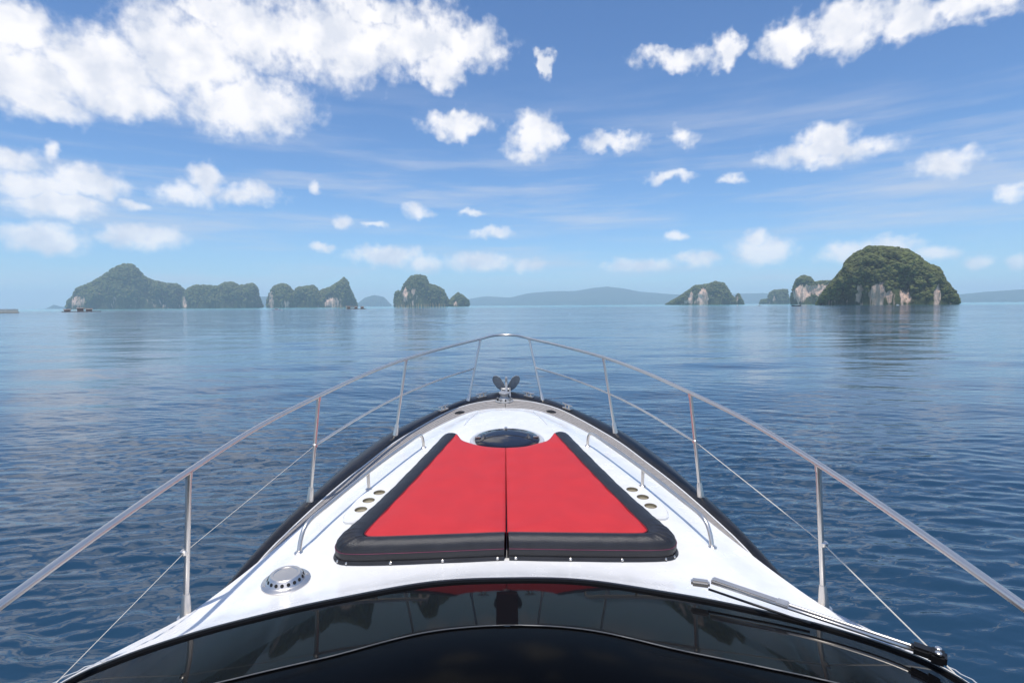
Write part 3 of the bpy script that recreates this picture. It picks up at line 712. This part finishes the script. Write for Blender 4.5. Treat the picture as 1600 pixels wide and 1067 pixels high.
V, Fc = join_vf(box_vf(off2(along(w0, w1, .955), .010, .002), (.08, .044, .030), ang), box_vf(off2(along(w0, w1, 1.0), .006, .0), (.05, .05, .04), ang))
bevel(mesh_obj('pivot_boot', V, Fc, M_rubber, wiper, smooth=False), .008)
for dd in (-.012, .022):
    lathe('pivot_bolt', [(.010, 0), (.010, .006), (.006, .009), (.0001, .009)], M_steel, wiper, off2(along(w0, w1, 1.0), dd * .8, .020), 12)
blade0, blade1 = (.80, 2.225, .268), (1.20, 2.0, .268)
V, Fc = tube_vf([off2(w0, -.035, -.012), off2(along(w0, w1, .5), -.035, -.012)], .005, 8); mesh_obj('blade', V, Fc, M_rubber, wiper)

# ------------------------------------------------------------------ sunbathing cushions
CZ = PLAT + .002
def cushion(s, label):
    base = (s * .45, 2.85, CZ)
    e = empty('sunbathing_cushion', BM @ Matrix.Translation(base)); tag(e, label, 'cushion', 'sunbathing cushions on the foredeck')
    gap = .0025
    # outer edge and the red seam line, from the front round the corner to the centre gap
    outer = [(.548, 4.60), (.64, 4.14), (.775, 3.50), (.885, 3.08), (.925, 2.93), (.900, 2.842), (.81, 2.805), (.5, 2.812), (.013, 2.838)]
    inner = [(.418, 4.615), (.50, 4.20), (.625, 3.60), (.745, 3.07), (.772, 2.95), (.760, 2.908), (.71, 2.894), (.5, 2.902), (.009, 2.925)]
    oc = np.array(cat_rom(outer, 14)); ic = np.array(cat_rom(inner, 14)); m_ = len(oc)
    T = CZ + .118
    prof = [(.12, .0), (.02, .008), (-.02, .030), (-.015, .056), (.03, .078), (.13, .097), (.28, .110), (.48, .118), (.70, .119), (.90, .113), (.985, .104), (1.0, .085), (1.0, .03)]
    rows = []
    for k in range(m_):
        r_ = []
        wr = .0016 * math.sin(k * .9) + .0012 * math.sin(k * 2.3 + 1)
        for (f, z) in prof:
            x, y = oc[k] * (1 - f) + ic[k] * f
            r_.append((s * x, y, CZ + z + (wr if .07 < z < .12 and f < .5 else 0)))
        rows.append(r_)
    V, Fc = grid_vf(rows); np_ = len(prof)
    Fc += [tuple(range(np_)), tuple((m_ - 1) * np_ + j for j in range(np_))[::-1]]
    bo = sharp(mesh_obj('bolster', V, Fc, M_leather, e, off=base), 60)
    # stitch line round the bolster
    sp = [(s * (oc[k][0] * 1.012 - ic[k][0] * .012 + 0), oc[k][1] - (.0015 if k > 60 else 0), CZ + .060) for k in range(46, m_)]
    tube('stitching', sp, .0016, M_thread, bo, 6, off=base)
    # mitre seam at the corner
    kc = int(np.argmax(oc[:, 0] - oc[:, 1]))
    sm = []
    for (f, z) in prof[4:11]:
        x, y = oc[kc] * (1 - f) + ic[kc] * f; sm.append((s * x, y, CZ + z + .0006))
    tube('mitre_seam', sm, .0015, M_leather, bo, 6, off=base)
    # red panel
    NA, NB = 46, 60
    bot = resample(ic[[k for k in range(m_) if k >= 14 * 5]], NA); left = ic[:14 * 5 + 1]
    topc = resample(cat_rom([(.418, 4.615), (.36, 4.46), (.286, 4.372), (.153, 4.292), (gap, 4.265)], 12), NA)
    rows = []
    lft = resample(left[::-1], NB)
    for b in range(NB):
        t = b / (NB - 1); r_ = []
        for a in range(NA):
            u = a / (NA - 1)
            p = bot[a] * (1 - t) + topc[a] * t
            lp = bot[0] * (1 - t) + topc[0] * t; p = p + (lft[b] - lp) * (1 - u)
            if u > .999: p = np.array([gap + .004 * (1 - t), p[1]])
            x, y = p
            dl = u * .5; de = min(u * .75, (1 - u) * .45, t * 1.6, (1 - t) * 1.2)
            z = .106 + .016 * (1 - math.exp(-max(0, de) / .05))
            z += .0045 * mn.fractal(Vector((x * 3.1 * s, y * 2.2, 1.7 * s)), .9, 2., 3) * min(1, de * 8) + .0022 * math.sin(y * 26 + 5 * x + 2 * mn.noise(Vector((x * 4, y * 4, s)))) * math.exp(-de / .06)
            r_.append((s * x, y, CZ + z))
        xe, ye, ze = r_[-1]
        r_ += [(xe - s * .002, ye, ze - .008), (xe - s * .003, ye, ze - .03), (xe - s * .002, ye, CZ + .004)]
        rows.append(r_)
    last = rows[-1]
    rows.append([(x, y + .006, z - .010) for x, y, z in last]); rows.append([(x, y + .008, z - .03 if z > CZ + .05 else z) for x, y, z in last]); rows.append([(x, y + .005, CZ + .004) for x, y, z in last])
    V, Fc = grid_vf(rows); mesh_obj('red_panel', V, Fc, M_red, e, off=base)
    V, Fc = box_vf((s * .026, 3.55, CZ + .004), (.05, 1.40, .006)); mesh_obj('gap_shade_strip', V, Fc, M_leather, e, smooth=False, off=base)  # dark strip added in the cushion gap, in place of shade
    pp = [(s * x, y, CZ + .1085) for x, y in ic[4:]]
    tube('piping', pp, .0032, M_piping, bo, 8, off=base)
    # press-stud flap below the bolster
    rows = []
    for k in range(40, m_):
        x, y = oc[k]; dx, dy = oc[k] - ic[k]; l = math.hypot(dx, dy); dx, dy = dx / l, dy / l
        rows.append([(s * (x - dx * .02), y - dy * .02, CZ + .020), (s * (x + dx * .006), y + dy * .006, CZ + .017), (s * (x + dx * .014), y + dy * .014, CZ + .002), (s * (x - dx * .02), y - dy * .02, CZ - .006)])
    V, Fc = grid_vf(rows); fp = sharp(mesh_obj('flap', V, Fc, M_leather, e, off=base), 40)
    for k in (74, 82, 94, 103, 111):
        x, y = oc[min(k, m_ - 1)]; dx, dy = oc[min(k, m_ - 1)] - ic[min(k, m_ - 1)]; l = math.hypot(dx, dy)
        lathe('press_stud', [(.008, 0), (.0075, .003), (.004, .005), (.0001, .0055)], M_steel, fp, (s * (x + dx / l * .010), y + dy / l * .010, CZ + .010), 12, axis=(s * dx / l, dy / l, .6), off=base)
cushion(-1, 'port red cushion with black bolster, on the ventilator side of the foredeck')
cushion(1, 'starboard red cushion with black bolster, on the wiper side of the foredeck')

# ------------------------------------------------------------------ anchor on the bow roller
M_fluke = mat('zinc_grey_plate', (.36, .36, .355), .55, .0, var=.2, vscale=25)
AB = (.01, 6.62, .03)
an = empty('anchor', BM @ Matrix.Translation(AB)); tag(an, 'grey galvanised plough anchor stowed on the bow roller', 'anchor')
V, Fc = join_vf(box_vf((.012, 6.55, .085), (.024, .40, .045), 0, R(9)), box_vf((.012, 6.70, .12), (.030, .07, .13)))
bevel(mesh_obj('shank', V, Fc, M_dull, an, smooth=False, off=AB), .005)
for s in (-1, 1):
    out = [(.012, .0), (.06, .0), (.115, .04), (.160, .105), (.172, .155), (.158, .192), (.12, .20), (.075, .175), (.03, .10), (.012, .05)]
    N_ = len(out); fr = [(.012 + s * x, 6.72 + .12 * x - .2 * z, .005 + z) for x, z in out]; bk = [(x, y + .016, z) for x, y, z in fr]
    V = fr + bk; Fc = [tuple(range(N_)), tuple(range(N_, 2 * N_))[::-1]] + [(k, (k + 1) % N_, N_ + (k + 1) % N_, N_ + k) for k in range(N_)]
    mesh_obj('fluke', V, Fc, M_fluke, an, smooth=False, off=AB)
V, Fc = tube_vf([(-.03, 6.40, .065), (.05, 6.40, .065)], .012, 12); mesh_obj('shackle', V, Fc, M_steel, an, off=AB)

# ------------------------------------------------------------------ small things far out on the water
M_bamboo = mat('bamboo', (.50, .42, .30), .8, var=.3, vscale=.5)
M_hut = mat('weathered_boards', (.22, .17, .13), .8, var=.3, vscale=1.5)
M_tin = mat('tin_roof', (.20, .16, .13), .6, var=.2, vscale=1)
M_bw = mat('white_boat_paint', (.75, .75, .74), .4)
M_bd = mat('dark_boat_paint', (.05, .045, .04), .5)
M_net = mat('pale_net', (.58, .60, .54), .8, var=.2, vscale=1)
pv, pf = tube_vf([(0, 0, -1), (0, 0, 1)], [.36, .26], 6)
pole_me = None
def stakes(x0, y0, x1, y1, cnt, hgt, label, seed):
    global pole_me
    e = empty('fishing_stakes', Matrix.Translation(((x0 + x1) / 2, (y0 + y1) / 2, 0))); tag(e, label, 'fishing stakes'); rg = random.Random(seed)
    c = ((x0 + x1) / 2, (y0 + y1) / 2)
    for k in range(cnt):
        t = (k + rg.uniform(-.3, .3)) / max(1, cnt - 1)
        if pole_me is None:
            o = mesh_obj('pole', pv, pf, M_bamboo, e); pole_me = o.data
        else:
            o = bpy.data.objects.new('pole', pole_me); COL.objects.link(o); o.parent = e
        h = hgt * rg.uniform(.55, 1.1)
        o.location = (x0 + (x1 - x0) * t - c[0], y0 + (y1 - y0) * t + rg.uniform(-9, 9) - c[1], h * .35); o.scale = (1, 1, h * .65)
        o.rotation_euler = (rg.uniform(-.06, .06), rg.uniform(-.06, .06), 0)
stakes(-157, 785, -88, 795, 34, 7.5, 'long row of bamboo fishing stakes before the domed island', 5)
stakes(-240, 784, -212, 788, 12, 5.0, 'short row of bamboo fishing stakes before the leaning peak', 6)
def fish_farm(x, y, w, d, h, rz, label, hut=True, boards=None):
    e = empty('fish_farm', Matrix.Translation((x, y, 0)) @ Matrix.Rotation(rz, 4, 'Z')); tag(e, label, 'fish farm')
    V, Fc = box_vf((0, 0, .35), (w, d, .9)); mesh_obj('raft', V, Fc, boards or M_hut, e, smooth=False)
    rg = random.Random(int(w * 10))
    for k in range(3 if hut else 0):
        bx = w * (-.36 + .3 * k + rg.uniform(-.08, .12)); bh = h * rg.uniform(.35, 1)
        V, Fc = box_vf((bx, 0, .8 + bh / 2), (w * .16, d * .5, bh)); hu = mesh_obj('hut', V, Fc, M_hut, e, smooth=False)
        hw, hd = w * .10, d * .3; z = .8 + bh
        V = [(bx - hw, -hd, z), (bx + hw, -hd, z), (bx + hw, hd, z), (bx - hw, hd, z), (bx - hw, 0, z + 1.1), (bx + hw, 0, z + 1.1)]
        mesh_obj('roof', V, [(0, 1, 5, 4), (2, 3, 4, 5), (0, 4, 3), (1, 2, 5), (0, 3, 2, 1)], M_tin, hu, smooth=False)
    if not hut:
        V, Fc = box_vf((0, 0, 2.2), (w * .92, d * .8, 2.8)); mesh_obj('net_pen', V, Fc, M_net, e, smooth=False)
fish_farm(-463, 603, 34, 9, 3.2, R(37), 'brown floating fish farm with huts before the pointed island')
fish_farm(-209, 772, 26, 8, 2.4, R(15), 'low floating fish farm with huts beside the short stake row')
fish_farm(-470, 519, 20, 8, 2.5, R(42), 'pale netted raft with no huts, far from the yacht', hut=False, boards=M_bamboo)
def boat(x, y, rz, L, label, dark=False, cabin=True):
    e = empty('motorboat' if not dark else 'longtail_boat', Matrix.Translation((x, y, 0)) @ Matrix.Rotation(rz, 4, 'Z')); tag(e, label, 'boat')
    rows = []
    for t in np.linspace(-1, 1, 13):
        w = L * .12 * (1 - max(0, t) ** 2.2) * (1 - .25 * max(0, -t)); sh = L * .07 + L * (.10 if dark else .05) * max(0, t) ** 2 + (L * .05 * max(0, -t) ** 2 if dark else 0)
        rows.append([(t * L / 2, -w, sh), (t * L / 2, -w * .8, -.1), (t * L / 2, 0, -.3), (t * L / 2, w * .8, -.1), (t * L / 2, w, sh), (t * L / 2, 0, sh - .1), (t * L / 2, -w, sh)])
    V, Fc = grid_vf(rows); mesh_obj('hull', V, Fc, M_bd if dark else M_bw, e, smooth=False)
    if cabin:
        V, Fc = box_vf((-L * .05, 0, L * .14), (L * .36, L * .16, L * .13)); ca = bevel(mesh_obj('cabin', V, Fc, M_bw, e, smooth=False), L * .01)
        V, Fc = box_vf((-L * .05, 0, L * .15), (L * .30, L * .165, L * .05)); mesh_obj('window', V, Fc, M_tint, ca, smooth=False)
    else:
        V, Fc = box_vf((-L * .1, 0, L * .20), (L * .4, L * .17, L * .012)); aw = mesh_obj('awning', V, Fc, M_bd, e, smooth=False)
        for sx in (-.28, .08):
            for sy in (-.07, .07):
                V, Fc = tube_vf([(sx * L, sy * L, L * .05), (sx * L, sy * L, L * .2)], .06, 6); mesh_obj('awning_post', V, Fc, M_bd, aw)
boat(-249, 600, R(10), 11, 'white speedboat crossing before the three-humped island')
boat(356, 660, R(8), 12, 'dark longtail boat before the pink cliffed dome', dark=True, cabin=False)
boat(355, 827, R(75), 8, 'small white boat beside the sloping island with pink streaks')
boat(383, 814, R(20), 8, 'small white boat before the square-topped stack')
boat(471, 647, R(30), 7, 'small white boat close under the biggest green island')
